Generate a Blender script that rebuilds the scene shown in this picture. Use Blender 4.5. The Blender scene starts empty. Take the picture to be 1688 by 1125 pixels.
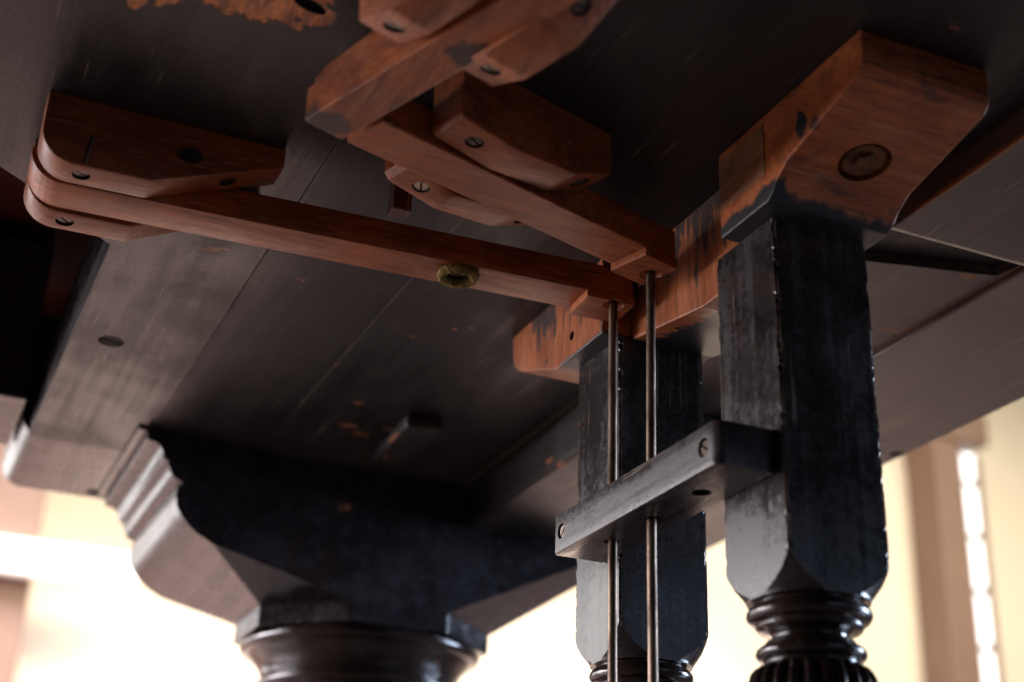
import bpy, bmesh, math, random
from mathutils import Vector, Matrix, noise

# ------------------------------------------------------------------ camera
scene = bpy.context.scene
cam_data = bpy.data.cameras.new("camera")
cam = bpy.data.objects.new("camera", cam_data)
scene.collection.objects.link(cam)
cam.matrix_world = Matrix(((0.9113, -0.1980, -0.3610, 0.0),
                           (-0.4104, -0.3685, -0.8341, 0.0),
                           (0.0321, 0.9083, -0.4171, 0.35),
                           (0, 0, 0, 1)))
cam_data.lens = 51.53
cam_data.sensor_width = 36
cam_data.clip_start = 0.02
cam_data.clip_end = 60
cam_data.dof.use_dof = True
cam_data.dof.focus_distance = 0.86
cam_data.dof.aperture_fstop = 5.0
scene.camera = cam

# ------------------------------------------------------------------ light
world = bpy.data.worlds.new("World")
scene.world = world
world.use_nodes = True
world.node_tree.nodes["Background"].inputs[0].default_value = (0.40, 0.52, 0.80, 1)
world.node_tree.nodes["Background"].inputs[1].default_value = 0.03


def area(name, loc, target, sx, sy, power, col, spread=180):
    d = bpy.data.lights.new(name, 'AREA')
    d.shape = 'RECTANGLE'
    d.size, d.size_y, d.energy, d.color = sx, sy, power, col
    d.spread = math.radians(spread)
    o = bpy.data.objects.new(name, d)
    scene.collection.objects.link(o)
    o.location = loc
    o.rotation_euler = (Vector(target) - Vector(loc)).to_track_quat('-Z', 'Y').to_euler()
    return o


area("wall_wash_light", (2.3, 1.9, 2.9), (2.3, 4.1, 1.4), 4.2, 0.6, 60, (1.0, 0.895, 0.71), 80)  # unseen lamp added to brighten the far wall
area("floor_fill_light", (0.5, 3.35, 2.2), (0.5, 3.36, 0), 4.2, 0.7, 270, (1.0, 0.93, 0.95), 75)  # unseen overhead lamp added so the far floor bounces light onto the undersides
area("side_window_light", (-2.6, 2.7, 1.2), (0.5, 1.2, 0.55), 2.2, 1.7, 96, (1.0, 0.93, 0.98), 100)
area("rear_window_light", (1.6, -3.2, 1.45), (0.6, 0.9, 0.6), 2.4, 2.1, 13, (0.55, 0.68, 1.0))
area("right_window_light", (3.7, 0.45, 1.0), (0.45, 1.1, 0.6), 0.9, 1.3, 30, (0.62, 0.76, 1.0), 70)

scene.view_settings.view_transform = 'Standard'
scene.view_settings.look = 'None'
scene.view_settings.exposure = 0.0
scene.view_settings.gamma = 1.0
scene.cycles.max_bounces = 8
scene.cycles.diffuse_bounces = 5
scene.cycles.glossy_bounces = 4
scene.cycles.sample_clamp_indirect = 6.0
scene.cycles.caustics_reflective = True
scene.cycles.caustics_refractive = False

R = random.Random(7)
COL = scene.collection

# ------------------------------------------------------------------ materials


class NT:
    def __init__(self, name):
        self.m = bpy.data.materials.new(name)
        self.m.use_nodes = True
        self.t = self.m.node_tree
        self.t.nodes.clear()
        self.out = self.t.nodes.new("ShaderNodeOutputMaterial")
        self.b = self.t.nodes.new("ShaderNodeBsdfPrincipled")
        self.t.links.new(self.b.outputs[0], self.out.inputs[0])
        tc = self.t.nodes.new("ShaderNodeTexCoord")
        self.co = tc.outputs["Object"]
        self.relief = None

    def n(self, kind, **kw):
        x = self.t.nodes.new(kind)
        for k, v in kw.items():
            setattr(x, k, v)
        return x

    def l(self, a, b):
        self.t.links.new(a, b)

    def put(self, sock, v):
        if hasattr(v, "is_output"):
            self.l(v, sock)
        else:
            sock.default_value = v

    def map(self, scale=(1, 1, 1), loc=(0, 0, 0), rot=(0, 0, 0)):
        x = self.n("ShaderNodeMapping")
        x.inputs["Scale"].default_value = scale
        x.inputs["Location"].default_value = loc
        x.inputs["Rotation"].default_value = rot
        self.l(self.co, x.inputs[0])
        return x.outputs[0]

    def noise(self, vec, scale, detail=4, rough=0.55, dist=0.0):
        x = self.n("ShaderNodeTexNoise")
        x.inputs["Scale"].default_value = scale
        x.inputs["Detail"].default_value = detail
        x.inputs["Roughness"].default_value = rough
        x.inputs["Distortion"].default_value = dist
        self.l(vec, x.inputs["Vector"])
        return x.outputs[0]

    def ramp(self, v, lo, hi, smooth=True):
        x = self.n("ShaderNodeMapRange")
        x.interpolation_type = 'SMOOTHSTEP' if smooth else 'LINEAR'
        self.l(v, x.inputs[0])
        x.inputs[1].default_value = lo
        x.inputs[2].default_value = hi
        return x.outputs[0]

    def math(self, op, a, b=0.0, clamp=False):
        x = self.n("ShaderNodeMath", operation=op)
        x.use_clamp = clamp
        self.put(x.inputs[0], a)
        self.put(x.inputs[1], b)
        return x.outputs[0]

    def mix(self, f, a, b):
        x = self.n("ShaderNodeMix", data_type='RGBA')
        self.put(x.inputs[0], f)
        self.put(x.inputs[6], a if hasattr(a, "is_output") else (*a, 1))
        self.put(x.inputs[7], b if hasattr(b, "is_output") else (*b, 1))
        return x.outputs[2]

    def sep(self):
        x = self.n("ShaderNodeSeparateXYZ")
        self.l(self.co, x.inputs[0])
        return x.outputs

    def edge(self, radius=0.0015, lo=0.02, hi=0.25):
        bv = self.n("ShaderNodeBevel")
        bv.samples = 4
        bv.inputs["Radius"].default_value = radius
        g = self.n("ShaderNodeNewGeometry")
        d = self.n("ShaderNodeVectorMath", operation='DOT_PRODUCT')
        self.l(bv.outputs[0], d.inputs[0])
        self.l(g.outputs["Normal"], d.inputs[1])
        return self.ramp(self.math('SUBTRACT', 1.0, d.outputs["Value"]), lo, hi)

    def spot(self, c, rad, stretch=(1, 1, 1), wob=0.5, wscale=90):
        """soft ragged blot at a fixed place on the wood (1 inside)"""
        vm = self.n("ShaderNodeVectorMath", operation='SUBTRACT')
        self.l(self.co, vm.inputs[0])
        vm.inputs[1].default_value = c
        v2 = self.n("ShaderNodeVectorMath", operation='MULTIPLY')
        self.l(vm.outputs[0], v2.inputs[0])
        v2.inputs[1].default_value = stretch
        ln = self.n("ShaderNodeVectorMath", operation='LENGTH')
        self.l(v2.outputs[0], ln.inputs[0])
        nz = self.noise(self.map(), wscale, 5, 0.65)
        d = self.math('ADD', ln.outputs["Value"], self.math('MULTIPLY', self.math('SUBTRACT', nz, 0.5), rad * wob * 2))
        return self.math('SUBTRACT', 1.0, self.ramp(d, rad * 0.8, rad * 1.1))

    def finish(self, col, rough, bump=None, strength=0.3, dist=0.001, spec=0.5):
        self.put(self.b.inputs["Base Color"], col if hasattr(col, "is_output") else (*col, 1))
        self.put(self.b.inputs["Roughness"], rough)
        self.b.inputs["Specular IOR Level"].default_value = spec
        if bump is not None:
            bp = self.n("ShaderNodeBump")
            bp.inputs["Strength"].default_value = strength
            bp.inputs["Distance"].default_value = dist
            self.l(bump, bp.inputs["Height"])
            self.l(bp.outputs[0], self.b.inputs["Normal"])
        return self.m


def stretch(axis, along, across):
    s = [across, across, across]
    s['xyz'.index(axis)] = along
    return tuple(s)


def lacquer(name, axis='y', base=(0.017, 0.0145, 0.014), rough=(0.26, 0.55), wear=0.8, chips=(), scratch=0.5, dust=0.25, rot=0.0, extra=None, bump=0.4, mottle=0.0):
    """old ebonised finish: brushed grain, rubbed edges, scratches and bare flecks"""
    a = NT(name)
    grain = a.noise(a.map(stretch(axis, 6, 190), rot=(0, 0, rot)), 1.0, 5, 0.6)
    cloud = a.noise(a.map(), 16, 5, 0.6)
    fine = a.noise(a.map(), 420, 3, 0.6)
    col = a.mix(a.ramp(cloud, 0.35, 0.7), base, tuple(c * 1.9 for c in base))
    col = a.mix(a.math('MULTIPLY', a.ramp(grain, 0.55, 0.75), 0.55), col, (0.05, 0.042, 0.038))
    brush = a.noise(a.map(stretch(axis, 2.5, 70), rot=(0, 0, rot), loc=(4, 4, 1)), 1.0, 4, 0.7)
    col = a.mix(a.math('MULTIPLY', a.ramp(brush, 0.50, 0.68), 0.45), col, tuple(min(1, c * 3.6) for c in base))
    # long hairline scratches
    sc = a.noise(a.map(stretch(axis, 9, 420), rot=(0.2, 0.3, 0.35)), 1.0, 2, 0.5)
    sm = a.math('MULTIPLY', a.ramp(sc, 0.62, 0.69), a.ramp(a.noise(a.map(loc=(3, 1, 2)), 22, 3), 0.48, 0.62))
    col = a.mix(a.math('MULTIPLY', sm, scratch), col, (0.20, 0.17, 0.15))
    # bare flecks
    fl = a.noise(a.map(loc=(7, 3, 1)), 75, 4, 0.6)
    fm = a.ramp(fl, 0.705, 0.735)
    col = a.mix(fm, col, (0.22, 0.075, 0.028))
    for (c, r, st) in chips:
        s = a.spot(c, r, st)
        col = a.mix(s, col, a.mix(a.ramp(grain, 0.3, 0.7), (0.17, 0.055, 0.02), (0.36, 0.15, 0.055)))
    if extra:
        col = extra(a, col, grain)
    e = a.math('MULTIPLY', a.edge(), a.ramp(a.noise(a.map(loc=(1, 5, 9)), 70, 5, 0.7), 0.42, 0.6))
    col = a.mix(a.math('MULTIPLY', e, wear), col, (0.19, 0.12, 0.085))
    dm = a.math('MULTIPLY', a.ramp(fine, 0.45, 0.75), dust)
    col = a.mix(dm, col, (0.075, 0.066, 0.06))
    rr = a.math('ADD', rough[0], a.math('MULTIPLY', a.ramp(a.math('ADD', a.math('MULTIPLY', cloud, 0.5), a.math('MULTIPLY', brush, 0.5)), 0.38, 0.62), rough[1] - rough[0]))
    mid = a.noise(a.map(loc=(5, 5, 5)), 280, 4, 0.65)
    h = a.math('ADD', a.math('MULTIPLY', grain, 0.28), a.math('ADD', a.math('MULTIPLY', cloud, 0.7), a.math('ADD', a.math('MULTIPLY', fine, 0.22), a.math('MULTIPLY', mid, 0.38))))
    if mottle:
        mt = a.ramp(a.noise(a.map(loc=(2, 7, 5)), 210, 5, 0.7), 0.36, 0.66)
        rr = a.math('ADD', rr, a.math('MULTIPLY', a.math('SUBTRACT', mt, 0.5), 0.3 * mottle))
        col = a.mix(a.math('MULTIPLY', mt, 0.35 * mottle), col, (0.075, 0.064, 0.066))
    h = a.math('SUBTRACT', h, a.math('MULTIPLY', fm, 0.6))
    if a.relief is not None:
        h = a.math('SUBTRACT', h, a.math('MULTIPLY', a.relief, 1.5))
    return a.finish(col, rr, h, bump, 0.0011)


def raw_wood(name, axis='x', light=(0.46, 0.132, 0.038), dark=(0.21, 0.050, 0.014), paint=0.25, rot=0.0, blots=(), painted=None, rough=0.40):
    """bare reddish beech, handled and smudged with old black paint"""
    a = NT(name)
    grain = a.noise(a.map(stretch(axis, 14, 260), rot=(0, 0, rot)), 1.0, 6, 0.62, 0.4)
    pores = a.noise(a.map(stretch(axis, 90, 900), rot=(0, 0, rot)), 1.0, 3, 0.6)
    cloud = a.noise(a.map(loc=(2, 2, 2)), 26, 5, 0.6)
    col = a.mix(a.ramp(a.math('ADD', a.math('MULTIPLY', grain, 0.5), a.math('MULTIPLY', cloud, 0.5)), 0.34, 0.66), dark, light)
    col = a.mix(a.math('MULTIPLY', a.ramp(pores, 0.56, 0.75), 0.45), col, (0.08, 0.028, 0.014))
    broad = a.noise(a.map(stretch(axis, 7, 60), loc=(6, 1, 8), rot=(0, 0, rot)), 1.0, 5, 0.65, 0.5)
    col = a.mix(a.math('MULTIPLY', a.ramp(broad, 0.48, 0.68), 0.5), col, tuple(c * 0.45 for c in dark))
    hair = a.noise(a.map(stretch(axis, 22, 520), loc=(6, 9, 8), rot=(0.3, 0.2, rot + 0.5)), 1.0, 2, 0.5)
    col = a.mix(a.math('MULTIPLY', a.ramp(hair, 0.62, 0.68), 0.6), col, (0.06, 0.022, 0.014))
    hair2 = a.noise(a.map(stretch(axis, 30, 480), loc=(1, 2, 8), rot=(0.1, 0.4, rot - 0.7)), 1.0, 2, 0.5)
    col = a.mix(a.math('MULTIPLY', a.ramp(hair2, 0.63, 0.68), 0.4), col, (0.50, 0.27, 0.17))
    # pale rubbed patches
    rub = a.ramp(a.noise(a.map(loc=(9, 4, 2)), 45, 5, 0.7), 0.50, 0.70)
    col = a.mix(a.math('MULTIPLY', rub, 0.42), col, (0.42, 0.165, 0.075))
    sm = a.noise(a.map(stretch(axis, 25, 55), loc=(4, 8, 3), rot=(0, 0, rot)), 1.0, 5, 0.65, 0.6)
    mask = a.math('MULTIPLY', a.ramp(sm, 0.56, 0.66), paint)
    for (c, r, st, amt) in blots:
        mask = a.math('MAXIMUM', mask, a.math('MULTIPLY', a.spot(c, r, st, 0.6, 160), amt))
    if painted:
        mask = a.math('MAXIMUM', mask, painted(a))
    col = a.mix(mask, col, (0.022, 0.022, 0.026))
    e = a.math('MULTIPLY', a.edge(0.0012), a.ramp(a.noise(a.map(loc=(1, 5, 9)), 90, 4), 0.35, 0.6))
    col = a.mix(a.math('MULTIPLY', e, 0.35), col, (0.40, 0.22, 0.15))
    h = a.math('ADD', grain, a.math('ADD', a.math('MULTIPLY', pores, 0.5), a.math('MULTIPLY', cloud, 0.4)))
    rr = a.math('ADD', rough - 0.1, a.math('MULTIPLY', cloud, 0.25))
    return a.finish(col, rr, h, 0.35, 0.0006, 0.38)


def metal(name, col, rough, tarnish=(0.05, 0.03, 0.02), amt=0.6, axis='z'):
    a = NT(name)
    n1 = a.noise(a.map(stretch(axis, 25, 160)), 1.0, 5, 0.65)
    n2 = a.noise(a.map(), 300, 4, 0.6)
    m = a.math('MULTIPLY', a.ramp(n1, 0.38, 0.62), amt)
    c = a.mix(m, col, tarnish)
    a.b.inputs["Metallic"].default_value = 0.85
    return a.finish(c, a.math('ADD', rough, a.math('MULTIPLY', n2, 0.25)), n2, 0.25, 0.0004)


def simple(name, col, rough, bump_scale=200, var=0.15, strength=0.2):
    a = NT(name)
    n1 = a.noise(a.map(), bump_scale, 5, 0.6)
    n2 = a.noise(a.map(), bump_scale * 0.07, 4, 0.6)
    c = a.mix(a.ramp(n2, 0.3, 0.7), tuple(x * (1 - var) for x in col), tuple(min(1, x * (1 + var)) for x in col))
    return a.finish(c, rough, n1, strength, 0.001)


def plank_extra(a, col, grain):
    """bare wood scar with ragged edges near the camera end of the plank"""
    m = None
    for (c, r, st) in (((0.104, 0.570, 0.79), 0.028, (0.66, 1.0, 1)), ((0.058, 0.603, 0.79), 0.006, (1.3, 0.55, 1)),
                       ((0.139, 0.5785, 0.79), 0.009, (0.8, 1.0, 1)), ((0.070, 0.590, 0.79), 0.010, (1.0, 0.6, 1))):
        s = a.spot(c, r, st, 0.75, 150)
        m = s if m is None else a.math('MAXIMUM', m, s)
    streak = a.noise(a.map((240, 45, 45), rot=(0, 0, 0.45)), 1.0, 5, 0.7, 0.8)
    m = a.math('MULTIPLY', m, a.ramp(a.math('ADD', m, streak), 0.95, 1.6))
    bare = a.mix(a.ramp(streak, 0.35, 0.7), (0.42, 0.11, 0.025), (0.90, 0.34, 0.08))
    a.relief = m
    return a.mix(m, col, bare)


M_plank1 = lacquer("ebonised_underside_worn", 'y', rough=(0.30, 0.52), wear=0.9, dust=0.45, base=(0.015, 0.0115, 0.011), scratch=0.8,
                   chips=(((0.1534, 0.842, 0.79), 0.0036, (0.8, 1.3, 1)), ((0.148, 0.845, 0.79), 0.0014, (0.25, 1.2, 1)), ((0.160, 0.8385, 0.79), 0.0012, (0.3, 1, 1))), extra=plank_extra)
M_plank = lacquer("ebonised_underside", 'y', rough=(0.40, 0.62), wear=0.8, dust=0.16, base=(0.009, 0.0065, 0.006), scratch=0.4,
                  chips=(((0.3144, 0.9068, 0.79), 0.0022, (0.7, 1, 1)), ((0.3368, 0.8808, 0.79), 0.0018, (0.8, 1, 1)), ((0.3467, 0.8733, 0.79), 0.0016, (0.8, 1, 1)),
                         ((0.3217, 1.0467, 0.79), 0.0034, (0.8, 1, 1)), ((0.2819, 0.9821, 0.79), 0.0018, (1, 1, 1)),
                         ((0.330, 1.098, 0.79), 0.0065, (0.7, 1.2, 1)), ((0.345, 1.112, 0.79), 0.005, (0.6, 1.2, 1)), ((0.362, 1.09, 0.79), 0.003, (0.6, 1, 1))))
M_apron = lacquer("ebonised_outer_board", 'y', base=(0.080, 0.061, 0.051), rough=(0.32, 0.48), wear=1.0, dust=0.3, scratch=0.25)
M_board = lacquer("scratched_dark_board", 'y', base=(0.056, 0.044, 0.037), rough=(0.36, 0.55), wear=1.0, dust=0.3, scratch=0.9,
                  chips=(((0.606, 0.739, 0.790), 0.006, (0.7, 2.0, 1)), ((0.619, 0.732, 0.790), 0.003, (0.4, 1.6, 1)), ((0.6185, 0.74, 0.79), 0.0022, (1, 0.014, 1)), ((0.4985, 0.52, 0.7745), 0.0035, (2.0, 0.05, 1.3)),
                         ((0.60, 0.650, 0.79), 0.006, (1, 1.5, 1))))
M_bearer = lacquer("dark_bearer", 'y', base=(0.014, 0.011, 0.010), rough=(0.34, 0.5), wear=0.6, dust=0.2, scratch=0.5,
                  chips=(((0.474, 1.010, 0.757), 0.006, (1, 0.8, 2.2)), ((0.478, 0.995, 0.748), 0.004, (1, 0.5, 1))))
M_post = lacquer("black_lacquer_post", 'z', base=(0.010, 0.008, 0.0082), rough=(0.12, 0.38), wear=1.0, dust=0.12, scratch=0.7, bump=0.20, mottle=0.4)
M_turn = lacquer("black_lacquer_turning", 'z', base=(0.012, 0.007, 0.006), rough=(0.10, 0.22), wear=0.7, dust=0.08, scratch=0.1)
M_bar = lacquer("black_lacquer_crossbar", 'y', base=(0.018, 0.0145, 0.0155), rough=(0.16, 0.40), wear=1.0, dust=0.25, scratch=1.0, bump=0.36, mottle=0.25)
M_rail = lacquer("black_lacquer_rail", 'y', base=(0.02, 0.016, 0.015), rough=(0.20, 0.36), wear=1.0, dust=0.25, scratch=0.3)
M_leg = lacquer("black_lacquer_leg", 'y', base=(0.011, 0.010, 0.012), rough=(0.16, 0.34), wear=0.7, dust=0.12, chips=(((0.361, 1.185, 0.7495), 0.0035, (0.8, 1, 1)), ((0.355, 1.185, 0.747), 0.002, (0.6, 1, 1))), scratch=0.2)
M_lever = raw_wood("bare_lever_wood", 'x', paint=0.2)
M_lever17 = raw_wood("bare_lever_wood_oblique", 'x', paint=0.12, rot=-0.297)
M_lever70 = raw_wood("bare_lever_wood_smudged", 'y', paint=0.35, rot=-0.35, blots=(
    ((0.157, 0.598, 0.745), 0.012, (1, 1.2, 1), 0.85), ((0.205, 0.515, 0.745), 0.016, (0.8, 1.4, 1), 0.9)))
M_brk = raw_wood("bare_bracket_wood", 'x', paint=0.22, light=(0.36, 0.100, 0.028), blots=(
    ((0.1085, 0.7032, 0.771), 0.0055, (0.8, 1, 1), 0.95),))


def near_paint(a):
    s = a.sep()
    nz = a.noise(a.map((60, 60, 25)), 1.0, 5, 0.65)
    z = a.math('ADD', s[2], a.math('MULTIPLY', a.math('SUBTRACT', nz, 0.5), 0.02))
    z = a.math('ADD', z, a.math('MULTIPLY', a.ramp(s[0], 0.384, 0.39), 0.0045))
    return a.math('SUBTRACT', 1.0, a.ramp(z, 0.7435, 0.7475))


def far_paint(a):
    s = a.sep()
    nz = a.noise(a.map((60, 105, 22)), 1.0, 5, 0.65, 0.8)
    v = a.math('ADD', nz, a.math('MULTIPLY', a.math('SUBTRACT', s[2], 0.765), 5.0))
    drip = a.ramp(v, 0.50, 0.57)
    lim = a.math('SUBTRACT', 1.0, a.ramp(s[1], 0.838, 0.850))
    drip = a.math('MULTIPLY', a.math('MULTIPLY', drip, lim), 0.9)
    low = a.math('SUBTRACT', 1.0, a.ramp(s[2], 0.7375, 0.7395))
    lowm = a.math('MULTIPLY', low, a.math('SUBTRACT', 1.0, a.ramp(s[1], 0.790, 0.800)))
    xs = a.math('ADD', s[0], a.math('MULTIPLY', a.math('SUBTRACT', nz, 0.5), 0.03))
    under = a.ramp(xs, 0.410, 0.413)
    lowm = a.math('MULTIPLY', lowm, a.math('MAXIMUM', under, a.ramp(s[1], 0.733, 0.7335)))
    return a.math('MAXIMUM', drip, lowm)


M_near = raw_wood("bare_head_block_wood", 'x', light=(0.54, 0.155, 0.040), dark=(0.27, 0.066, 0.016), paint=0.5, painted=near_paint, blots=(
    ((0.381, 0.520, 0.7655), 0.0065, (1, 1.3, 0.8), 1.0), ((0.381, 0.5095, 0.7600), 0.004, (1, 1, 1), 0.8)))
M_far = raw_wood("bare_yoke_wood", 'z', light=(0.48, 0.150, 0.045), dark=(0.26, 0.070, 0.022), paint=0.35, painted=far_paint)
M_steel = metal("tarnished_screw_steel", (0.20, 0.17, 0.14), 0.35, (0.05, 0.03, 0.022), 0.8)
M_brass = metal("bright_brass_screw", (0.55, 0.48, 0.36), 0.3, (0.2, 0.13, 0.07), 0.3)
M_rod = metal("dull_bronze_rod", (0.24, 0.18, 0.13), 0.36, (0.06, 0.035, 0.022), 1.0)
M_bolt = metal("brown_tarnished_bolt", (0.24, 0.115, 0.055), 0.5, (0.09, 0.04, 0.02), 0.6)
M_hole = simple("dark_hole_inside", (0.010, 0.007, 0.006), 0.8)
M_felt = simple("olive_felt", (0.26, 0.18, 0.05), 0.95, 900, 0.5, 0.8)
M_sound = simple("soundboard_wood", (0.16, 0.035, 0.02), 0.5, 60, 0.4)
M_plaster = simple("cream_plaster", (0.80, 0.72, 0.58), 0.8, 40, 0.02)
M_ceil = simple("dark_timber_boarding", (0.09, 0.06, 0.045), 0.6, 30, 0.2)
M_pillar = simple("pinkish_brown_pillar_paint", (0.22, 0.135, 0.10), 0.6, 30, 0.12)
M_floor = simple("polished_floorboards", (0.17, 0.12, 0.11), 0.25, 25, 0.2)
M_white = simple("white_painted_wood", (0.85, 0.84, 0.80), 0.5, 60, 0.03)
a = NT("bright_window_glass")
em = a.n("ShaderNodeEmission")
em.inputs[0].default_value = (1.0, 0.98, 0.93, 1)
em.inputs[1].default_value = 3.0
a.l(em.outputs[0], a.out.inputs[0])
M_pane = a.m
a = NT("added_window_glow")  # glow for the panes of the added off-view window
em = a.n("ShaderNodeEmission")
em.inputs[0].default_value = (1.0, 0.965, 0.95, 1)
em.inputs[1].default_value = 5.0
a.l(em.outputs[0], a.out.inputs[0])
M_glow = a.m
M_ink = simple("black_stamp_ink", (0.012, 0.010, 0.010), 0.6)

# ------------------------------------------------------------------ mesh helpers


def finish(bm, name, mat, parent=None, smooth=False):
    bmesh.ops.recalc_face_normals(bm, faces=bm.faces)
    me = bpy.data.meshes.new(name)
    bm.to_mesh(me)
    bm.free()
    if smooth:
        me.polygons.foreach_set('use_smooth', [True] * len(me.polygons))
    me.materials.append(mat)
    o = bpy.data.objects.new(name, me)
    COL.objects.link(o)
    if parent is not None:
        hold(o, parent)
    return o


def hold(o, parent):
    o.parent = parent
    o.matrix_parent_inverse = parent_inv(parent)


def parent_inv(p):
    return Matrix.Translation(p.location).inverted()


def thing(name, loc, label, cat, group=None):
    o = bpy.data.objects.new(name, None)
    COL.objects.link(o)
    o.location = loc
    o.empty_display_size = 0.02
    tag(o, label, cat, group)
    return o


def tag(o, label, cat, group=None):
    o['label'] = label
    o['category'] = cat
    if group:
        o['group'] = group
    return o


def struct(o):
    o['kind'] = 'structure'
    return o


def box(x0, x1, y0, y1, z0, z1, bev=0.0, seg=2):
    bm = bmesh.new()
    vs = [bm.verts.new((x, y, z)) for x in (x0, x1) for y in (y0, y1) for z in (z0, z1)]
    for f in ((0, 1, 3, 2), (4, 6, 7, 5), (0, 4, 5, 1), (2, 3, 7, 6), (0, 2, 6, 4), (1, 5, 7, 3)):
        bm.faces.new([vs[i] for i in f])
    if bev:
        bmesh.ops.bevel(bm, geom=list(bm.edges), offset=bev, segments=seg, profile=0.6, affect='EDGES', clamp_overlap=True)
    return bm


def prism(pts, base, u, v, w, length, bev=0.0, seg=2):
    """profile pts (a,b) in the plane base + a*u + b*v, pushed along w by length"""
    u, v, w, base = map(Vector, (u, v, w, base))
    bm = bmesh.new()
    A = [bm.verts.new(base + u * p[0] + v * p[1]) for p in pts]
    B = [bm.verts.new(base + u * p[0] + v * p[1] + w * length) for p in pts]
    n = len(pts)
    bm.faces.new(A)
    bm.faces.new(B[::-1])
    for i in range(n):
        bm.faces.new((A[i], A[(i + 1) % n], B[(i + 1) % n], B[i]))
    bmesh.ops.recalc_face_normals(bm, faces=bm.faces)
    if bev:
        es = [e for e in bm.edges if e.calc_face_angle(0) > 0.2]
        bmesh.ops.bevel(bm, geom=es, offset=bev, segments=seg, profile=0.6, affect='EDGES', clamp_overlap=True)
    return bm


def lathe(prof, cx, cy, n=64, flute=None, cap=True):
    """prof: (r, z) from top to bottom"""
    bm = bmesh.new()
    rings = []
    for (r, z) in prof:
        ring = []
        for i in range(n):
            t = 2 * math.pi * i / n
            rr = r
            if flute and flute[0] >= z >= flute[1]:
                k = math.cos(flute[2] * t)
                rr = r - flute[3] * (1 - abs(math.sin(flute[2] * t / 2))) ** 1.0 * 1.0
            ring.append(bm.verts.new((cx + rr * math.cos(t), cy + rr * math.sin(t), z)))
        rings.append(ring)
    for a_, b_ in zip(rings, rings[1:]):
        for i in range(n):
            bm.faces.new((a_[i], a_[(i + 1) % n], b_[(i + 1) % n], b_[i]))
    if cap:
        bm.faces.new(rings[0])
        bm.faces.new(rings[-1][::-1])
    return bm


def cyl(p, axis, r, h, n=32, r2=None):
    p, axis = Vector(p), Vector(axis).normalized()
    q = axis.to_track_quat('Z', 'Y').to_matrix().to_4x4()
    bm = bmesh.new()
    bmesh.ops.create_cone(bm, cap_ends=True, segments=n, radius1=r, radius2=r if r2 is None else r2, depth=h,
                          matrix=Matrix.Translation(p) @ q)
    return bm


def boolean(o, bms, op='DIFFERENCE', mat=None):
    """cut the given solids out of mesh object o (or intersect with them)"""
    tmp = []
    for bm in bms:
        bmesh.ops.recalc_face_normals(bm, faces=bm.faces)
        me = bpy.data.meshes.new("tmp_cut")
        bm.to_mesh(me)
        bm.free()
        if mat:
            me.materials.append(mat)
        c = bpy.data.objects.new("tmp_cut", me)
        COL.objects.link(c)
        m = o.modifiers.new("b", 'BOOLEAN')
        m.operation = op
        m.solver = 'EXACT'
        m.object = c
        if mat:
            m.material_mode = 'TRANSFER'
        tmp.append(c)
    dg = bpy.context.evaluated_depsgraph_get()
    dg.update()
    me = bpy.data.meshes.new_from_object(o.evaluated_get(dg))
    old = o.data
    o.modifiers.clear()
    o.data = me
    me.name = old.name
    bpy.data.meshes.remove(old)
    for c in tmp:
        d = c.data
        bpy.data.objects.remove(c)
        bpy.data.meshes.remove(d)


def smooth_by_angle(o, ang=30):
    bm = bmesh.new()
    bm.from_mesh(o.data)
    for f in bm.faces:
        f.smooth = True
    for e in bm.edges:
        e.smooth = e.calc_face_angle(0) < math.radians(ang)
    bm.to_mesh(o.data)
    bm.free()


def screw(host, p, nrm, r=0.0046, depth=0.0022, parent=None, mat=None, slot=0.5, proud=0.0006, tilt=0.0):
    """countersunk pocket in host and a slotted head lying in it"""
    p, nrm = Vector(p), Vector(nrm).normalized()
    r *= R.uniform(0.94, 1.06)
    slot += R.uniform(-0.35, 0.35)
    boolean(host, [cyl(p, nrm, r * 1.14, depth * 2, 28)], 'DIFFERENCE', M_hole)
    nrm = (nrm + Vector((R.gauss(0, .05), R.gauss(0, .05), R.gauss(0, .05)))).normalized()
    head_c = p - nrm * (depth - proud) + nrm * (depth * 0.5 * 0.6)
    bm = cyl(head_c, nrm, r, depth * 0.9, 28, None)
    es = [e for e in bm.edges if e.calc_face_angle(0) > 1.0]
    bmesh.ops.bevel(bm, geom=es, offset=r * 0.13, segments=2, affect='EDGES')
    o = finish(bm, "screw", mat or M_steel, parent)
    # slot
    t = nrm.orthogonal().normalized()
    t.rotate(Matrix.Rotation(slot, 3, nrm))
    s = nrm.cross(t)
    top = head_c + nrm * depth * 0.45
    c = []
    bm = bmesh.new()
    for dt in (-1, 1):
        for ds in (-1, 1):
            for dn in (-1, 1):
                c.append(bm.verts.new(top + t * dt * r * 1.4 + s * ds * r * 0.13 + nrm * dn * depth * 0.45))
    for f in ((0, 1, 3, 2), (4, 6, 7, 5), (0, 4, 5, 1), (2, 3, 7, 6), (0, 2, 6, 4), (1, 5, 7, 3)):
        bm.faces.new([c[i] for i in f])
    boolean(o, [bm], 'DIFFERENCE', M_hole)
    return o


def rough_edges(o, amt=0.0006, scale=140, ang=15, seed=0):
    """nibble the outer edges of a mesh so they are not ruler-straight"""
    me = o.data
    for v in me.vertices:
        n = noise.noise(Vector(v.co) * scale + Vector((seed, 0, 0)))
        k = noise.noise(Vector(v.co) * scale * 3 + Vector((seed, 5, 0)))
        d = max(0.0, n + 0.4 * k) ** 1.5 * amt * 2.2
        v.co -= v.normal * d


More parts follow.
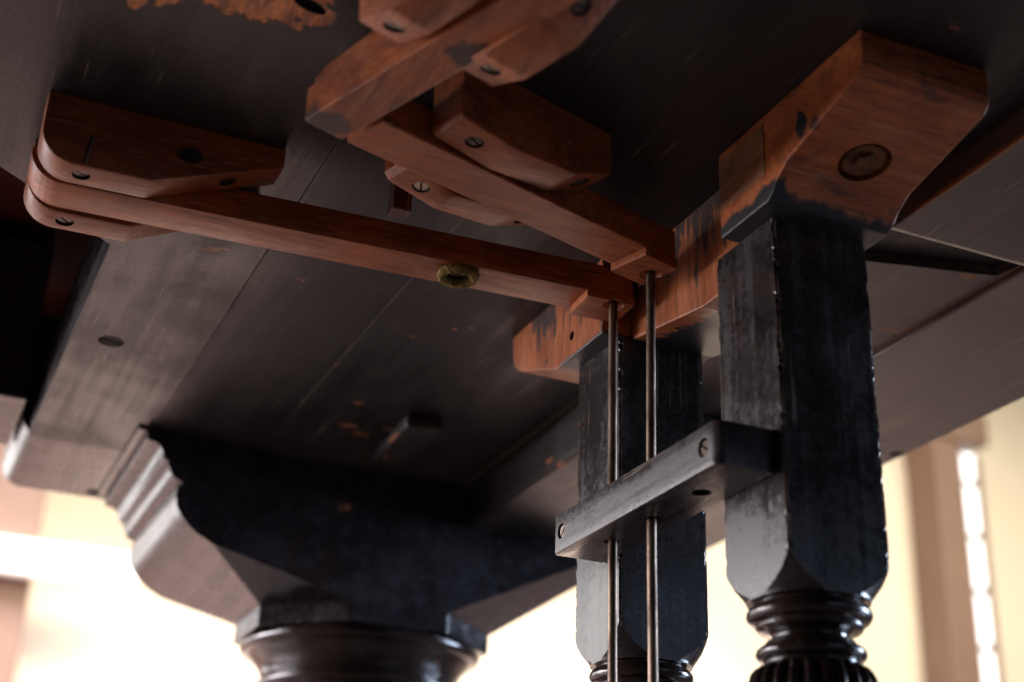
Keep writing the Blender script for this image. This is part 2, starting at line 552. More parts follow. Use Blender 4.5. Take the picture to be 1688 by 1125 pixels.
# ------------------------------------------------------------------ room
def room():
    fl = finish(box(-3.2, 7.0, -4.0, 4.1, -0.05, 0.0), "floor", M_floor)
    struct(fl)
    w = finish(box(-3.2, 7.0, 4.1, 4.3, 0, 3.1), "wall", M_plaster)
    struct(w)
    c = finish(box(-3.2, 7.0, -4.0, 4.1, 3.1, 3.2), "ceiling", M_ceil)
    struct(c)
    lw = finish(box(-3.3, -3.2, -4.0, 4.3, 0, 3.1), "wall", M_ceil)
    struct(lw)
    p = thing("pillar", (0.05, 4.0, 0), "blurred pinkish brown pillar at far left with white sill crossing it", "pillar")
    finish(box(-0.45, 0.36, 3.90, 4.10, 0, 3.1, 0.01), "shaft", M_pillar, p)
    finish(box(-0.47, 0.385, 3.885, 4.098, 0, 0.22, 0.01), "plinth", M_pillar, p)
    s = finish(box(-0.50, 0.62, 3.865, 3.898, 1.33, 1.425, 0.008), "window_sill", M_white)
    tag(s, "bright white blurred ledge in front of the left pillar", "ledge")
    p = thing("pillar", (3.45, 4.0, 0), "blurred pinkish brown pillar on the right beside the narrow glowing window", "pillar")
    finish(box(3.375, 3.500, 3.93, 4.10, 0, 2.50, 0.01), "shaft", M_pillar, p)
    finish(box(3.36, 3.62, 3.91, 4.10, 2.30, 2.42, 0.01), "capital", M_pillar, p)
    win = thing("window", (3.57, 4.0, 1.2), "narrow glowing window strip of stacked white panes beside the right pillar", "window")
    finish(box(3.645, 3.665, 4.02, 4.10, 0.6, 2.30, 0.004), "frame", M_pillar, win)
    finish(box(3.5005, 3.6448, 4.06, 4.10, 0.6, 2.32), "backing", M_pillar, win)
    wn = thing("window", (-1.6, 4.0, 0.5), "added unseen window with six glowing panes left of the pillars", "window")  # out of view, added to give gloss on the post faces
    finish(box(-2.72, -0.52, 3.96, 4.0995, 0.42, 0.50, 0.005), "window_frame", M_white, wn)
    finish(box(-2.72, -0.52, 3.96, 4.0995, 1.80, 1.88, 0.005), "window_frame", M_white, wn)
    for x in (-2.72, -2.01, -1.30, -0.60):
        finish(box(x, x + 0.08, 3.962, 4.0995, 0.501, 1.799, 0.004), "window_frame", M_white, wn)
    for x in (-2.64, -1.93, -1.22):
        for z in (0.50, 1.17):
            finish(box(x + 0.001, x + 0.619 if x > -1.5 else x + 0.629, 4.04, 4.05, z + 0.001, z + 0.62), "pane", M_glow, wn)
        finish(box(x + 0.001, x + 0.619, 3.99, 4.0995, 1.1215, 1.1695, 0.003), "glazing_bar", M_white, wn)
    z = 0.76
    while z < 2.2:
        finish(box(3.506, 3.638, 4.02, 4.058, z + 0.010, z + 0.190, 0.018, 4), "pane", M_pane, win)
        z += 0.205


room()

# ------------------------------------------------------------------ piano case
case = thing("piano_case", (0.3, 0.8, 0.79), "dark ebonised underside of an old piano seen from below, planks and moulded front rail", "piano")


def plank(poly, z0, z1, mat, name="plank", bev=0.0006):
    return finish(prism([(p[0], p[1]) for p in poly], (0, 0, z0), (1, 0, 0), (0, 1, 0), (0, 0, 1), z1 - z0, bev), name, mat, case)


Y1 = 1.255
g = 0.0002
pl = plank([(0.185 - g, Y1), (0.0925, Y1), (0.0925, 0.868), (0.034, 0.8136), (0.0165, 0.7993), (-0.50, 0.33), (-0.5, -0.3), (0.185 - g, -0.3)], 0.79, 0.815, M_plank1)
# old knot / gouge beside the bare scar
bmg = bmesh.new()
bmesh.ops.create_icosphere(bmg, subdivisions=3, radius=1.0, matrix=Matrix.Translation((0.1345, 0.5715, 0.791)) @ Matrix.Rotation(0.35, 4, 'Z') @ Matrix.Diagonal((0.0098, 0.0045, 0.006, 1)))
boolean(pl, [bmg], 'DIFFERENCE', M_hole)
screw(pl, (0.1205, 1.0205, 0.79), (0, 0, -1), 0.0085, 0.003, case, M_hole, 0.9)
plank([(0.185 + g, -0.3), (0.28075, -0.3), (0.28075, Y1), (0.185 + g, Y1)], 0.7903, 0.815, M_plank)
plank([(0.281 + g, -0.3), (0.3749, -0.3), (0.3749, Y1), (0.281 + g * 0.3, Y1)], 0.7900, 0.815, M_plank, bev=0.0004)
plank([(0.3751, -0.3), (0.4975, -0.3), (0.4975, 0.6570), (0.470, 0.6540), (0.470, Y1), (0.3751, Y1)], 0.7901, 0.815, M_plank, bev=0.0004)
# far board behind the lyre, its near end cut at a slant
plank([(0.470 + g, 0.6545), (0.4978, 0.6573), (0.529, 0.6626), (0.6145, 0.641), (0.619, 0.62), (0.619, Y1), (0.470 + g, Y1)], 0.790, 0.815, M_board)
finish(box(0.4985, 0.6185, 0.60, 0.668, 0.7965, 0.815), "dark_slot_strip", M_plank, case)  # recessed strip added so the band between the boards stays dark
# thicker near board with a bullnosed worn end
finish(prism([(-0.3, 0.774), (0.598, 0.774), (0.604, 0.7765), (0.6065, 0.781), (0.6065, 0.85), (-0.3, 0.85)],
             (0.498, 0, 0), (0, 1, 0), (0, 0, 1), (1, 0, 0), 0.1205, 0.0012), "plank", M_board, case)
finish(box(0.0925, 0.62, -0.3, 1.255, 0.8155, 0.86), "bottom_frame", M_leg, case)
finish(box(-0.5, 0.0925, -0.3, 0.33, 0.8155, 0.86), "bottom_frame", M_leg, case)
# wide outer board along the right edge of the underside
o = finish(box(0.6195, 0.7625, -0.4, 1.40, 0.7862, 0.83, 0.0016), "outer_board", M_apron, case)
screw(o, (0.7545, 0.9260, 0.7862), (0, 0, -1), 0.0055, 0.003, case, M_hole, 0.4)
finish(box(0.66, 0.7625, -0.4, 1.40, 0.8305, 0.97, 0.002), "case_side", M_apron, case)
# cross rail with bullnosed left end at the far side
prof = [(0.0845, 0.90), (0.0845, 0.815)]
for i in range(9):
    t = math.radians(180 + 90 * i / 8)
    prof.append((0.1045 + 0.020 * math.cos(t), 0.810 + 0.020 * math.sin(t)))
prof += [(0.62, 0.79), (0.62, 0.90)]
o = finish(prism(prof, (0, 1.2555, 0), (1, 0, 0), (0, 0, 1), (0, 1, 0), 0.148, 0.0), "cross_rail", M_rail, case)
smooth_by_angle(o, 25)
screw(o, (0.172, 1.385, 0.79), (0, 0, -1), 0.009, 0.003, case, M_hole, 0.3)
# rim beyond, soundboard and ribs above the open left part
finish(box(-1.6, 0.082, 1.205, 1.33, 0.803, 0.95, 0.002), "rim", M_leg, case)
finish(box(-1.6, 0.66, -0.4, 1.5, 0.97, 0.985), "soundboard", M_sound, case)
finish(prism([(-0.9, 0.52), (-0.9, 0.60), (0.092, 1.02), (0.092, 0.94)], (0, 0, 0.90), (1, 0, 0), (0, 1, 0), (0, 0, 1), 0.07, 0.002), "rib", M_sound, case)
finish(box(-1.6, 0.66, 1.4045, 1.44, 0.90, 0.99), "back_rim", M_leg, case)
finish(box(-1.64, -1.60, -0.4, 1.5, 0.78, 0.99), "side_rim", M_leg, case)
finish(box(-1.6, 0.66, -0.44, -0.4, 0.78, 0.99), "back_rim", M_leg, case)
# block screwed under the planks in front of the leg
o = finish(box(0.474, 0.6190, 0.93, 1.184, 0.748, 0.7896, 0.006, 4), "bearer", M_bearer, case)
# raw splinter blocks beside the leg
finish(prism([(0, 0), (0.030, -0.006), (0.034, 0.085), (0.004, 0.095)], (0.362, 1.045, 0.777), (1, 0, 0), (0, 1, 0), (0, 0, 1), 0.0128, 0.004), "glue_block",
       lacquer("dark_glue_block", 'y', base=(0.012, 0.009, 0.008), rough=(0.4, 0.6), chips=(((0.363, 1.085, 0.778), 0.005, (2.2, 0.35, 1)), ((0.372, 1.12, 0.777), 0.003, (2.0, 0.5, 1)))), case)

# ------------------------------------------------------------------ leg of the piano
leg = bpy.data.objects.new("leg", None)
COL.objects.link(leg)
leg.location = (0.416, 1.294, 0)
leg.empty_display_size = 0.02
leg['label'] = "thick turned black leg with moulded bracket head, blurred behind the lyre"
hold(leg, case)
og = [(0.1735, 0.7898), (0.1735, 0.7870), (0.1815, 0.7868), (0.1815, 0.7805), (0.1830, 0.7790), (0.1890, 0.7783), (0.1935, 0.7755), (0.1962, 0.7715), (0.1972, 0.7670),
      (0.1978, 0.7650), (0.2015, 0.7644), (0.2018, 0.7600), (0.2035, 0.7592), (0.2040, 0.7560), (0.2060, 0.7525), (0.2095, 0.7495), (0.2155, 0.7476),
      (0.2155, 0.7455), (0.2125, 0.7445), (0.2120, 0.7400), (0.2122, 0.7340), (0.2132, 0.7275), (0.2150, 0.7235), (0.2185, 0.7190), (0.2240, 0.7125), (0.2335, 0.7050), (0.247, 0.6985), (0.247, 0.7898)]
o = finish(prism(og, (0, 1.185, 0), (1, 0, 0), (0, 0, 1), (0, 1, 0), 0.202), "bracket_moulding", M_leg, leg)
smooth_by_angle(o, 33)
bm = bmesh.new()
cxl, cyl_ = 0.416, 1.286
R8, F8 = 0.109, 0.045
octo = [(R8, F8), (F8, R8), (-F8, R8), (-R8, F8), (-R8, -F8), (-F8, -R8), (F8, -R8), (R8, -F8)]
octp = [(cxl + a_, cyl_ + b_ * 0.101 / 0.109) for a_, b_ in octo]
for y in (1.185, 1.387):
    for x, z in ((0.2475, 0.6985), (0.2475, 0.7860), (0.600, 0.7345), (0.690, 0.7775), (0.690, 0.7860)):
        bm.verts.new((x, y, z))
for x, y in octp:
    bm.verts.new((x, y, 0.668))
bmesh.ops.convex_hull(bm, input=bm.verts)
bmesh.ops.dissolve_limit(bm, angle_limit=0.02, verts=bm.verts, edges=bm.edges)
finish(bm, "bracket", M_leg, leg)
o = finish(prism([(x - cxl, y - cyl_) for x, y in octp], (cxl, cyl_, 0.650), (1, 0, 0), (0, 1, 0), (0, 0, 1), 0.0185, 0.0015), "octagonal_collar", M_leg, leg)


def arc(cr, cz, rr, rz, a0, a1, n=10):
    return [(cr + rr * math.cos(math.radians(a0 + (a1 - a0) * i / n)), cz + rz * math.sin(math.radians(a0 + (a1 - a0) * i / n))) for i in range(n + 1)]


prof = [(0.095, 0.6505), (0.098, 0.6495)] + arc(0.100, 0.6435, 0.0095, 0.006, 85, -85) + [(0.100, 0.636)]
prof += [(0.098, 0.6335), (0.094, 0.629), (0.0905, 0.624), (0.089, 0.619), (0.0885, 0.616)]
prof += arc(0.084, 0.610, 0.0085, 0.0055, 80, -80) + [(0.082, 0.600), (0.078, 0.592), (0.072, 0.575)] + arc(0.068, 0.565, 0.008, 0.006, 80, -80)
prof += [(0.058, 0.55), (0.062, 0.52), (0.075, 0.46), (0.080, 0.42), (0.070, 0.34), (0.052, 0.24), (0.045, 0.18), (0.055, 0.15), (0.055, 0.13), (0.035, 0.11), (0.03, 0.06)]
finish(lathe(prof, 0.416, 1.286, 96), "turned_shaft", M_turn, leg, True)
finish(lathe([(0.018, 0.06), (0.026, 0.055), (0.028, 0.03), (0.026, 0.004), (0.018, 0.001)], 0.416, 1.286, 40), "castor", M_rod, leg, True)

# ------------------------------------------------------------------ lyre
lyre = thing("pedal_lyre", (0.42, 0.68, 0.02), "black pedal lyre with two square posts, turned below, and raw orange head blocks", "pedal lyre")
X0, X1 = 0.3915, 0.4512


def post(y0, y1, z_top, seed):
    cx, cy = (X0 + X1) / 2, (y0 + y1) / 2
    bm = box(X0, X1, y0, y1, 0.5385, z_top)
    bmesh.ops.bevel(bm, geom=[e for e in bm.edges if abs(e.verts[0].co.z - e.verts[1].co.z) > 0.05], offset=0.0011, segments=2, affect='EDGES')
    n = 150
    for i in range(1, n):
        z = 0.5385 + (z_top - 0.5385) * i / n
        bmesh.ops.bisect_plane(bm, geom=bm.verts[:] + bm.edges[:] + bm.faces[:], plane_co=(0, 0, z), plane_no=(0, 0, 1))
    for k in (0.0022, 0.005):
        for co, no in (((X0 + k, 0, 0), (1, 0, 0)), ((X1 - k, 0, 0), (1, 0, 0)), ((0, y0 + k, 0), (0, 1, 0)), ((0, y1 - k, 0), (0, 1, 0))):
            bmesh.ops.bisect_plane(bm, geom=bm.verts[:] + bm.edges[:] + bm.faces[:], plane_co=co, plane_no=no)
    # nibbled corners
    for v in bm.verts:
        dx = min(abs(v.co.x - X0), abs(v.co.x - X1))
        dy = min(abs(v.co.y - y0), abs(v.co.y - y1))
        if dx < 0.0013 and dy < 0.0013:
            q = v.co * 130 + Vector((seed * 9, round(v.co.x * 30) * 3, round(v.co.y * 30) * 5))
            k = max(0, noise.noise(q) + 0.55 * noise.noise(q * 3.1)) ** 1.3 * 0.0016
            v.co.x += k if v.co.x < cx else -k
            v.co.y += k if v.co.y < cy else -k
    o = finish(bm, "post", M_post, lyre)
    # turned shoulder: the square block cut by a round profile
    sh = [(0.06, 0.80), (0.06, 0.5725), (0.0416, 0.5585), (0.0394, 0.5525), (0.0362, 0.5470), (0.0330, 0.5430), (0.0308, 0.5400), (0.0300, 0.5370)]
    boolean(o, [lathe(sh, cx, cy, 72)], 'INTERSECT')
    return cx, cy


def turning(cx, cy):
    p = [(0.027, 0.5395), (0.0305, 0.5388), (0.0315, 0.5378), (0.0305, 0.5368), (0.0315, 0.5362)]
    p += arc(0.0305, 0.5322, 0.0055, 0.0044, 80, -80)
    p += [(0.0305, 0.5274), (0.0308, 0.5262), (0.0298, 0.5248), (0.0262, 0.5240), (0.0225, 0.5232), (0.0215, 0.5215), (0.0218, 0.5200)]
    p += [(0.0255, 0.5192), (0.0262, 0.5180), (0.0262, 0.5172), (0.0285, 0.5166)]
    p += arc(0.0272, 0.5132, 0.0043, 0.0033, 75, -75)
    p += [(0.0268, 0.5092), (0.0268, 0.5078), (0.0285, 0.5070)]
    p = [(r_ * 0.855, z_) for r_, z_ in p]
    bm = lathe(p, cx, cy, 72)
    finish(bm, "turned_neck", M_turn, lyre, True)
    q = [(0.0290, 0.5070), (0.0322, 0.5055), (0.0345, 0.5030), (0.0360, 0.4990), (0.0372, 0.4930), (0.0375, 0.485), (0.0365, 0.470), (0.034, 0.45), (0.030, 0.42), (0.026, 0.38), (0.023, 0.30), (0.0225, 0.26)]
    q = [(r_ * 0.87, z_) for r_, z_ in q]
    finish(lathe(q, cx, cy, 240, flute=(0.5068, 0.27, 24, 0.0045)), "reeded_shaft", M_turn, lyre, True)
    finish(lathe([(0.024, 0.262), (0.030, 0.256), (0.030, 0.246), (0.024, 0.238), (0.034, 0.225), (0.034, 0.19)], cx, cy, 48), "turned_foot", M_turn, lyre, True)


for (ya, yb, sd) in ((0.5643, 0.6215, 1), (0.7350, 0.7930, 5)):
    cx, cy = post(ya, yb, 0.7365, sd)
    turning(cx, cy)
finish(box(0.34, 0.50, 0.54, 0.83, 0.10, 0.1895, 0.004), "pedal_box", M_post, lyre)

# crossbar on the left faces of both posts
bp_ = [(0.0330, 0.0), (0.0330, 0.1825), (0.0015, 0.1825), (0.0, 0.1810)] + [(0.006 - 0.006 * math.cos(math.radians(a_)), 0.006 - 0.006 * math.sin(math.radians(a_))) for a_ in (0, 18, 36, 54, 72, 90)]
bar = finish(prism(bp_, (0.3582, 0.5725, 0.5958), (1, 0, 0), (0, 1, 0), (0, 0, 1), 0.0232, 0.0012, 3), "crossbar", M_bar, lyre)
smooth_by_angle(bar, 25)
boolean(bar, [cyl((0.375, 0.7139, 0.60), (0, 0, 1), 0.0048, 0.08, 28), cyl((0.375, 0.6655, 0.60), (0, 0, 1), 0.0048, 0.08, 28),
              cyl((0.375, 0.6150, 0.60), (0, 0, 1), 0.0052, 0.08, 28)], 'DIFFERENCE', M_hole)
screw(bar, (0.3582, 0.7455, 0.6080), (-1, 0, 0), 0.0040, 0.0030, lyre, M_steel, 1.2, -0.0006)
screw(bar, (0.3582, 0.5850, 0.6075), (-1, 0, 0), 0.0042, 0.0030, lyre, M_steel, 0.5, -0.0006)

# near head block: vertical end, long slope with a sunk bolt, stained foot
prof = [(0.5985, 0.7370), (0.5530, 0.7370), (0.5480, 0.7400), (0.5440, 0.7450), (0.5335, 0.7515), (0.4730, 0.7655), (0.4690, 0.7690), (0.4680, 0.7740), (0.4680, 0.7897), (0.5985, 0.7897)]
nb = finish(prism(prof, (0.3808, 0, 0), (0, 1, 0), (0, 0, 1), (1, 0, 0), 0.0770, 0.0010, 2), "head_block", M_near, lyre)
sl = Vector((0, -0.0605, 0.014)).normalized()
nrm = Vector((0, -0.014, -0.0605)).normalized()
pc = Vector((0.4200, 0.5215, 0.7543))
boolean(nb, [cyl(pc, nrm, 0.0155, 0.012, 48, 0.0125), cyl(pc, nrm, 0.0095, 0.03, 36)], 'DIFFERENCE')
finish(cyl(pc - nrm * 0.0022, nrm, 0.0112, 0.002, 40), "bolt_washer", M_bolt, lyre)
finish(cyl(pc - nrm * 0.0010, nrm, 0.0062, 0.004, 6), "bolt_head", M_bolt, lyre)
# let-in patch on its left face with open joints
patch = finish(box(0.3802, 0.3812, 0.5535, 0.5978, 0.7535, 0.7840, 0.0004), "inset_patch", raw_wood("patch_wood", 'y', light=(0.30, 0.14, 0.065), dark=(0.17, 0.07, 0.03), paint=0.4), lyre)
# yoke board between the blocks and the far head block with rounded end
yk = finish(prism([(0.5988, 0.7225), (0.6500, 0.7225), (0.7349, 0.7362), (0.7349, 0.7897), (0.5988, 0.7897)], (0.400, 0, 0), (0, 1, 0), (0, 0, 1), (1, 0, 0), 0.0585, 0.0010, 2), "yoke", M_far, lyre)
prof = [(0.7350, 0.7368), (0.8010, 0.7368), (0.8080, 0.7395), (0.8540, 0.7560), (0.8640, 0.7600), (0.8705, 0.7665), (0.8735, 0.7750), (0.8740, 0.7897), (0.7350, 0.7897)]
fb = finish(prism(prof, (0.3790, 0, 0), (0, 1, 0), (0, 0, 1), (1, 0, 0), 0.0790, 0.0010, 2), "head_block", M_far, lyre)
boolean(fb, [cyl((0.379, 0.778, 0.7520), (1, 0, 0), 0.0032, 0.008, 20)], 'DIFFERENCE', M_hole)

# stamped characters on the bottom of the yoke
for k, (ch, x, y) in enumerate((("A", 0.4160, 0.6370), ("O", 0.4240, 0.6390), ("D", 0.4160, 0.6460), ("O", 0.4245, 0.6480))):
    cu = bpy.data.curves.new("stamped_character", 'FONT')
    cu.body = ch
    cu.size = 0.008
    cu.extrude = 0.00008
    cu.align_x = cu.align_y = 'CENTER'
    t = bpy.data.objects.new("stamped_character", cu)
    COL.objects.link(t)
    dg = bpy.context.evaluated_depsgraph_get()
    me = bpy.data.meshes.new_from_object(t.evaluated_get(dg))
    bpy.data.objects.remove(t)
    me.transform(Matrix.Translation((x, y, 0.72238)) @ Matrix.Rotation(math.radians(120), 4, 'Z') @ Matrix.Rotation(math.pi, 4, 'X'))
    me.materials.clear()
    me.materials.append(M_ink)
    o = bpy.data.objects.new("stamped_character", me)
    COL.objects.link(o)
    hold(o, lyre)

# ------------------------------------------------------------------ pedal rods
def rod(x, y, ztop, label):
    r = thing("pedal_rod", (x, y, 0.06), label, "rod", "metal pedal rods beside the lyre posts")
    bm = lathe([(0.0012, ztop + 0.004), (0.0024, ztop + 0.001), (0.0027, ztop - 0.004)] + [(0.00265 + 0.00004 * math.sin(i * 1.7), ztop - 0.005 - i * 0.012) for i in range(1, 54)] + [(0.0026, 0.07)], x, y, 24)
    for v in bm.verts:
        b = noise.noise(Vector((x * 9, y * 40, v.co.z * 7)))
        v.co.y += b * 0.0014
        v.co.x += noise.noise(Vector((x * 9, 7, v.co.z * 6))) * 0.0005
    finish(bm, "shaft", M_rod, r, True)
    finish(lathe([(0.0045, 0.075), (0.006, 0.072), (0.006, 0.064), (0.0045, 0.061)], x, y, 24), "collar", M_rod, r, True)


rod(0.375, 0.7125, 0.7445, "left thin bronze rod rising to the lowest long lever, beside the farther black post")
rod(0.375, 0.6668, 0.7455, "right thin bronze rod rising to the oblique lever, between the two black posts")

# ------------------------------------------------------------------ levers
def lever(base, ang, length, w, zb, zt, tip, mat, label, left_round=0.0, tip_w=None, loc=None):
    """bar along u from s=0 to s=length; thicker tip pad with a turned socket for the rod"""
    u = Vector((math.cos(ang), math.sin(ang), 0))
    n = Vector((-u.y, u.x, 0))
    t = thing("pedal_lever", loc or base, label, "lever", "wooden pedal levers under the piano")
    pts = []
    if left_round:
        for i in range(8):
            a_ = math.radians(180 + 90 * i / 7)
            pts.append((left_round + left_round * math.cos(a_), zb + left_round + left_round * math.sin(a_)))
    else:
        pts.append((0, zb))
    pts += [(length, zb), (length, zt), (0, zt)]
    b = Vector((base[0], base[1], 0))
    o = finish(prism(pts, b, u, (0, 0, 1), n, w, 0.0009, 2), "arm", mat, t)
    return t, o, u, n


def pad(t, o, u, n, base, s0, s1, w, zb, zt, mat, sock):
    b = Vector((base[0], base[1], 0))
    p = finish(prism([(s0, zb + 0.0003), (s0 + 0.0008, zb), (s1, zb), (s1, zt), (s0, zt)], b, u, (0, 0, 1), n, w, 0.0006, 2), "tip_pad", mat, t)
    boolean(p, [cyl((sock[0], sock[1], zb), (0, 0, 1), 0.0075, 0.0035, 32, 0.0055), cyl((sock[0], sock[1], zb), (0, 0, 1), 0.0036, 0.014, 24)], 'DIFFERENCE')
    return p


# lever 1: the long lowest one
A1 = math.radians(-3.6)
base1 = (0.029, 0.7302, 0)
t1, arm1, u1, n1 = lever(base1, A1, 0.3575, 0.0285, 0.750, 0.7685, None, M_lever, "longest wooden lever, running from the left bracket pair to the left rod, with felt ring", 0.018)
pad(t1, arm1, u1, n1, (base1[0], base1[1] - 0.0012, 0), 0.3268, 0.3580, 0.0285, 0.7448, 0.7499, M_lever, (0.375, 0.7125))
# felt washer and its screw
fc = Vector((0.2775, 0.7255, 0.7488))
boolean(arm1, [cyl((fc.x, fc.y, 0.7505), (0, 0, 1), 0.0075, 0.004, 32)], 'DIFFERENCE', M_hole)
smooth_by_angle(arm1, 18)
bm = bmesh.new()
nU, nV = 72, 18
gr = []
for i in range(nU):
    a_ = 2 * math.pi * i / nU
    row = []
    for j in range(nV):
        b_ = 2 * math.pi * j / nV
        rr = 0.0096 + 0.0027 * math.cos(b_)
        p = Vector((fc.x + rr * math.cos(a_), fc.y + rr * math.sin(a_), fc.z - 0.0012 + 0.0028 * math.sin(b_)))
        q = p * 900
        p += Vector((noise.noise(q), noise.noise(q + Vector((9, 0, 0))), noise.noise(q + Vector((0, 9, 0))))) * 0.0013
        row.append(bm.verts.new(p))
    gr.append(row)
for i in range(nU):
    for j in range(nV):
        bm.faces.new((gr[i][j], gr[(i + 1) % nU][j], gr[(i + 1) % nU][(j + 1) % nV], gr[i][(j + 1) % nV]))
felt = finish(bm, "felt_ring", M_felt, t1, True)
bm = bmesh.new()
for k in range(520):
    a_ = R.uniform(0, 2 * math.pi)
    b_ = R.uniform(-math.pi, 0.6)
    rr = 0.0096 + 0.0027 * math.cos(b_)
    p = Vector((fc.x + rr * math.cos(a_), fc.y + rr * math.sin(a_), fc.z - 0.0012 + 0.0028 * math.sin(b_)))
    d = Vector((math.cos(a_) * math.cos(b_), math.sin(a_) * math.cos(b_), math.sin(b_))) + Vector((R.gauss(0, .5), R.gauss(0, .5), R.gauss(0, .5)))
    d.normalize()
    ln = R.uniform(0.0008, 0.0028)
    s = d.orthogonal().normalized() * 0.00010
    q = p + d * ln * 0.6 + Vector((R.gauss(0, .0002), R.gauss(0, .0002), 0))
    e = q + d * ln * 0.4 + Vector((R.gauss(0, .0003), R.gauss(0, .0003), R.gauss(0, .0003)))
    a1, a2, b1, b2, c1 = [bm.verts.new(x) for x in (p - s, p + s, q - s, q + s, e)]
    bm.faces.new((a1, a2, b2, b1))
    bm.faces.new((b1, b2, c1))
fz = finish(bm, "felt_fuzz", M_felt, t1)
fz['kind'] = 'stuff'
finish(cyl((fc.x, fc.y, 0.7503), (0, 0, 1), 0.0058, 0.0016, 28), "screw", M_steel, t1)

# lever 2: oblique, to the right rod
A2 = math.radians(17.0)
base2 = (0.1720, 0.5888, 0)
t2, arm2, u2, n2 = lever(base2, A2, 0.2225, 0.0285, 0.7499, 0.7700, None, M_lever17, "oblique middle wooden lever running up to the right rod, between two bracket blocks")
pad(t2, arm2, u2, n2, (base2[0] + 0.0003, base2[1] - 0.0006, 0), 0.1968, 0.2230, 0.0285, 0.7447, 0.7498, M_lever17, (0.375, 0.6668))
for lv, (px_, py_) in ():
    pass

bm = bmesh.new()
bm.from_mesh(arm2.data)
r_ = bmesh.ops.bisect_plane(bm, geom=bm.verts[:] + bm.edges[:] + bm.faces[:], plane_co=(0.1762, 0.6090, 0.75), plane_no=(-0.938, -0.345, 0), clear_outer=True)
bmesh.ops.holes_fill(bm, edges=[e for e in r_['geom_cut'] if isinstance(e, bmesh.types.BMEdge)])
bm.to_mesh(arm2.data)
bm.free()

# lever 3: nearest, crossing over the start of lever 2
A3 = math.radians(-69.8)
base3 = (0.1454, 0.6019, 0)
t3, arm3, u3, n3 = lever(base3, A3, 0.42, 0.0238, 0.7448, 0.7640, None, M_lever70, "nearest wooden lever with dark smudges, rising out of the top of the photo")
pk = Vector((base3[0], base3[1], 0))
finish(prism([(0.003, 0.7645), (0.19, 0.7645), (0.19, 0.7760), (0.060, 0.7760), (0.014, 0.7725), (0.004, 0.7690)], pk + n3 * 0.001, u3, (0, 0, 1), n3, 0.0225, 0.0008, 2), "packing_block", M_lever70, t3)

# ------------------------------------------------------------------ bracket blocks
GB = "wooden bracket blocks screwed beside the levers"


def bracket(p0, ang, prof, w, mat, label, screws=(), loc=None, mats=None):
    """p0: (x,y) of s=0 on the near face; prof (s,z); extends w along the left normal"""
    u = Vector((math.cos(ang), math.sin(ang), 0))
    n = Vector((-u.y, u.x, 0))
    t = thing("bracket_block", (p0[0], p0[1], 0.79), label, "bracket", GB)
    b = Vector((p0[0], p0[1], 0))
    o = finish(prism(prof, b, u, (0, 0, 1), n, w, 0.0010, 2), "block", mat, t)
    for k, (s, z, nn, slot) in enumerate(screws):
        q = b + u * s + n * w * 0.5 + Vector((0, 0, z))
        screw(o, q, u * nn[0] + Vector((0, 0, nn[1])), 0.0045, 0.0028, t, (mats[k] if mats else M_steel), slot, -0.0002)
    smooth_by_angle(o, 18)
    return t, o, u, n


def round_left(x0, zb, r, n=8):
    return [(x0 + r + r * math.cos(math.radians(180 + 90 * i / n)), zb + r + r * math.sin(math.radians(180 + 90 * i / n))) for i in range(n + 1)]


top = 0.7897
# 1 near-left big block
pr = round_left(-0.0590, 0.7488, 0.018) + [(0.0, 0.7498), (0.0712, 0.7775), (0.0712, top), (-0.0590, top)]
# give it real height: the top sits in the plank
b1, o1, ub, nb1 = bracket((0.0902, 0.7032), 0.0, pr, 0.0215, M_brk, "large bracket block at the left, nearest of its pair, with a nail and two screws",
                          ((-0.0350, 0.7491, (0, -1), 0.2), (0.0430, 0.7664, (0.37, -0.93), 1.0)))
finish(cyl((0.0560, 0.7027, 0.7590), (0.12, -0.06, 1), 0.0011, 0.016, 12), "nail", M_steel, b1)
finish(cyl((0.1085, 0.7030, 0.7710), (0, 1, 0), 0.0034, 0.0012, 20), "plugged_hole", M_hole, b1)
# 2 far-left block
pr = round_left(-0.0590, 0.7488, 0.018) + [(0.0, 0.7498), (0.0712, 0.7838), (0.0712, top), (-0.0590, top)]
bracket((0.0902, 0.7600), 0.0, pr, 0.0210, M_brk, "bracket block at the left on the far side of the longest lever, lit edge",
        ((-0.0350, 0.7491, (0, -1), 0.25),))
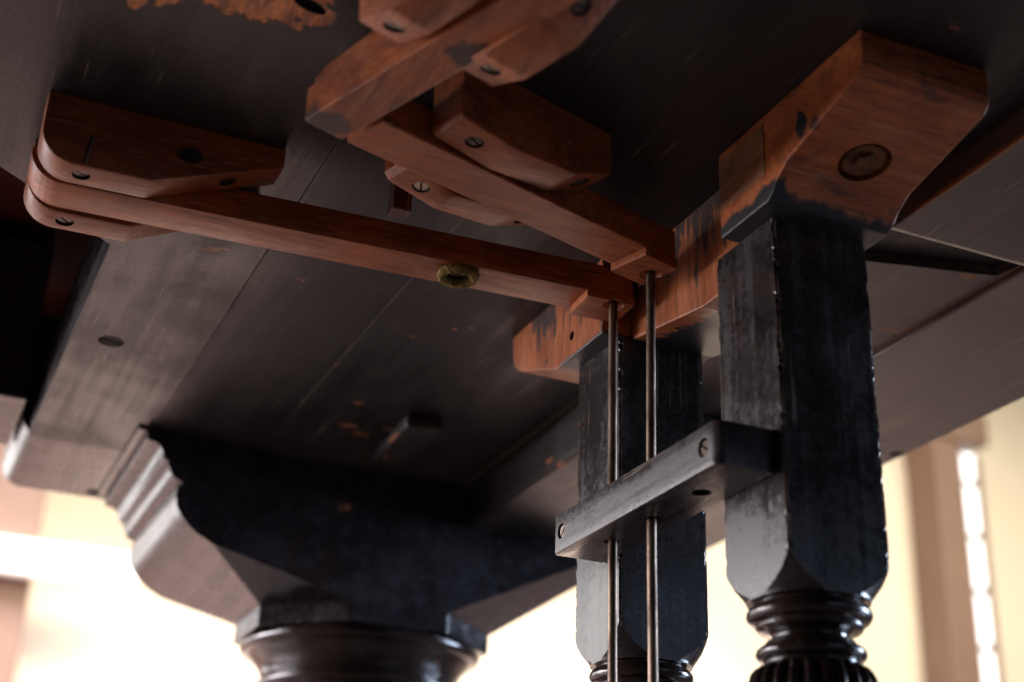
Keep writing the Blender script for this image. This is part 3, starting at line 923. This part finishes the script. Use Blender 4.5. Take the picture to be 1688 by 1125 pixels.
# 3 near block of lever 2
c17 = math.radians(17)
M_brk17 = raw_wood("bare_bracket_wood_oblique", 'x', paint=0.25, rot=-0.297)
pr = [(-0.0370, 0.7535), (0.0, 0.7500), (0.0392, 0.7532), (0.0655, 0.7642), (0.0655, top), (-0.0390, top), (-0.0390, 0.7560)]
bracket((0.2548, 0.5865), c17, pr, 0.0245, M_brk17, "bracket block on the near side of the oblique lever with tarnished slotted screw",
        ((-0.0205, 0.7519, (-0.09, -1), 0.35), (0.0530, 0.7590, (0.40, -0.92), 0.9)))
# 4 far block of lever 2
pr = [(-0.0320, 0.7545), (0.0, 0.7500), (0.0400, 0.7545), (0.0680, 0.7660), (0.0680, top), (-0.0350, top), (-0.0350, 0.7585)]
bracket((0.2427, 0.6430), c17, pr, 0.0195, M_brk17, "bracket block on the far side of the oblique lever with a bright brass screw",
        ((-0.0170, 0.7524, (-0.14, -1), -0.15), (0.0560, 0.7610, (0.38, -0.92), 0.9)), mats=[M_brass, M_steel])
# 5 and 6 beside lever 3
c70 = math.radians(-70)
M_brk70 = raw_wood("bare_bracket_wood_top", 'y', paint=0.35, rot=-0.35)
pr = [(-0.002, 0.7790), (-0.0000, 0.7480), (0.0230, 0.7420), (0.0650, 0.7440), (0.1000, 0.7560), (0.1000, top), (-0.002, top)]
bracket((0.1445, 0.5180), c70, pr, 0.0235, M_brk70, "upper left bracket block beside the nearest lever, pale pointed corner",
        ((0.0110, 0.7451, (-0.25, -1), 0.2),))
pr = [(-0.0230, 0.7490), (0.0, 0.7420), (0.0340, 0.7440), (0.0620, 0.7600), (0.0620, top), (-0.0270, top), (-0.0270, 0.7560)]
bracket((0.2010, 0.5080), c70, pr, 0.0270, M_brk70, "upper right bracket block beside the nearest lever, two dark screws",
        ((-0.0100, 0.7450, (-0.28, -1), 0.3), (0.0470, 0.7514, (0.48, -0.88), 0.6)))

# wooden stop hanging behind the longest lever
st = finish(box(0.2190, 0.2300, 0.6790, 0.6890, 0.7550, 0.7896, 0.0006), "stop_peg", raw_wood("dark_peg_wood", 'z', light=(0.10, 0.03, 0.015), dark=(0.05, 0.015, 0.01), paint=0.3))
tag(st, "small dark wooden peg between the brass-screwed bracket and the longest lever", "peg")
st = finish(cyl((0.2600, 0.6900, 0.7800), (0, 0, 1), 0.0026, 0.019, 12, 0.002), "stop_pin", M_hole)
tag(st, "tiny black pin poking over the top edge of the longest lever", "pin")
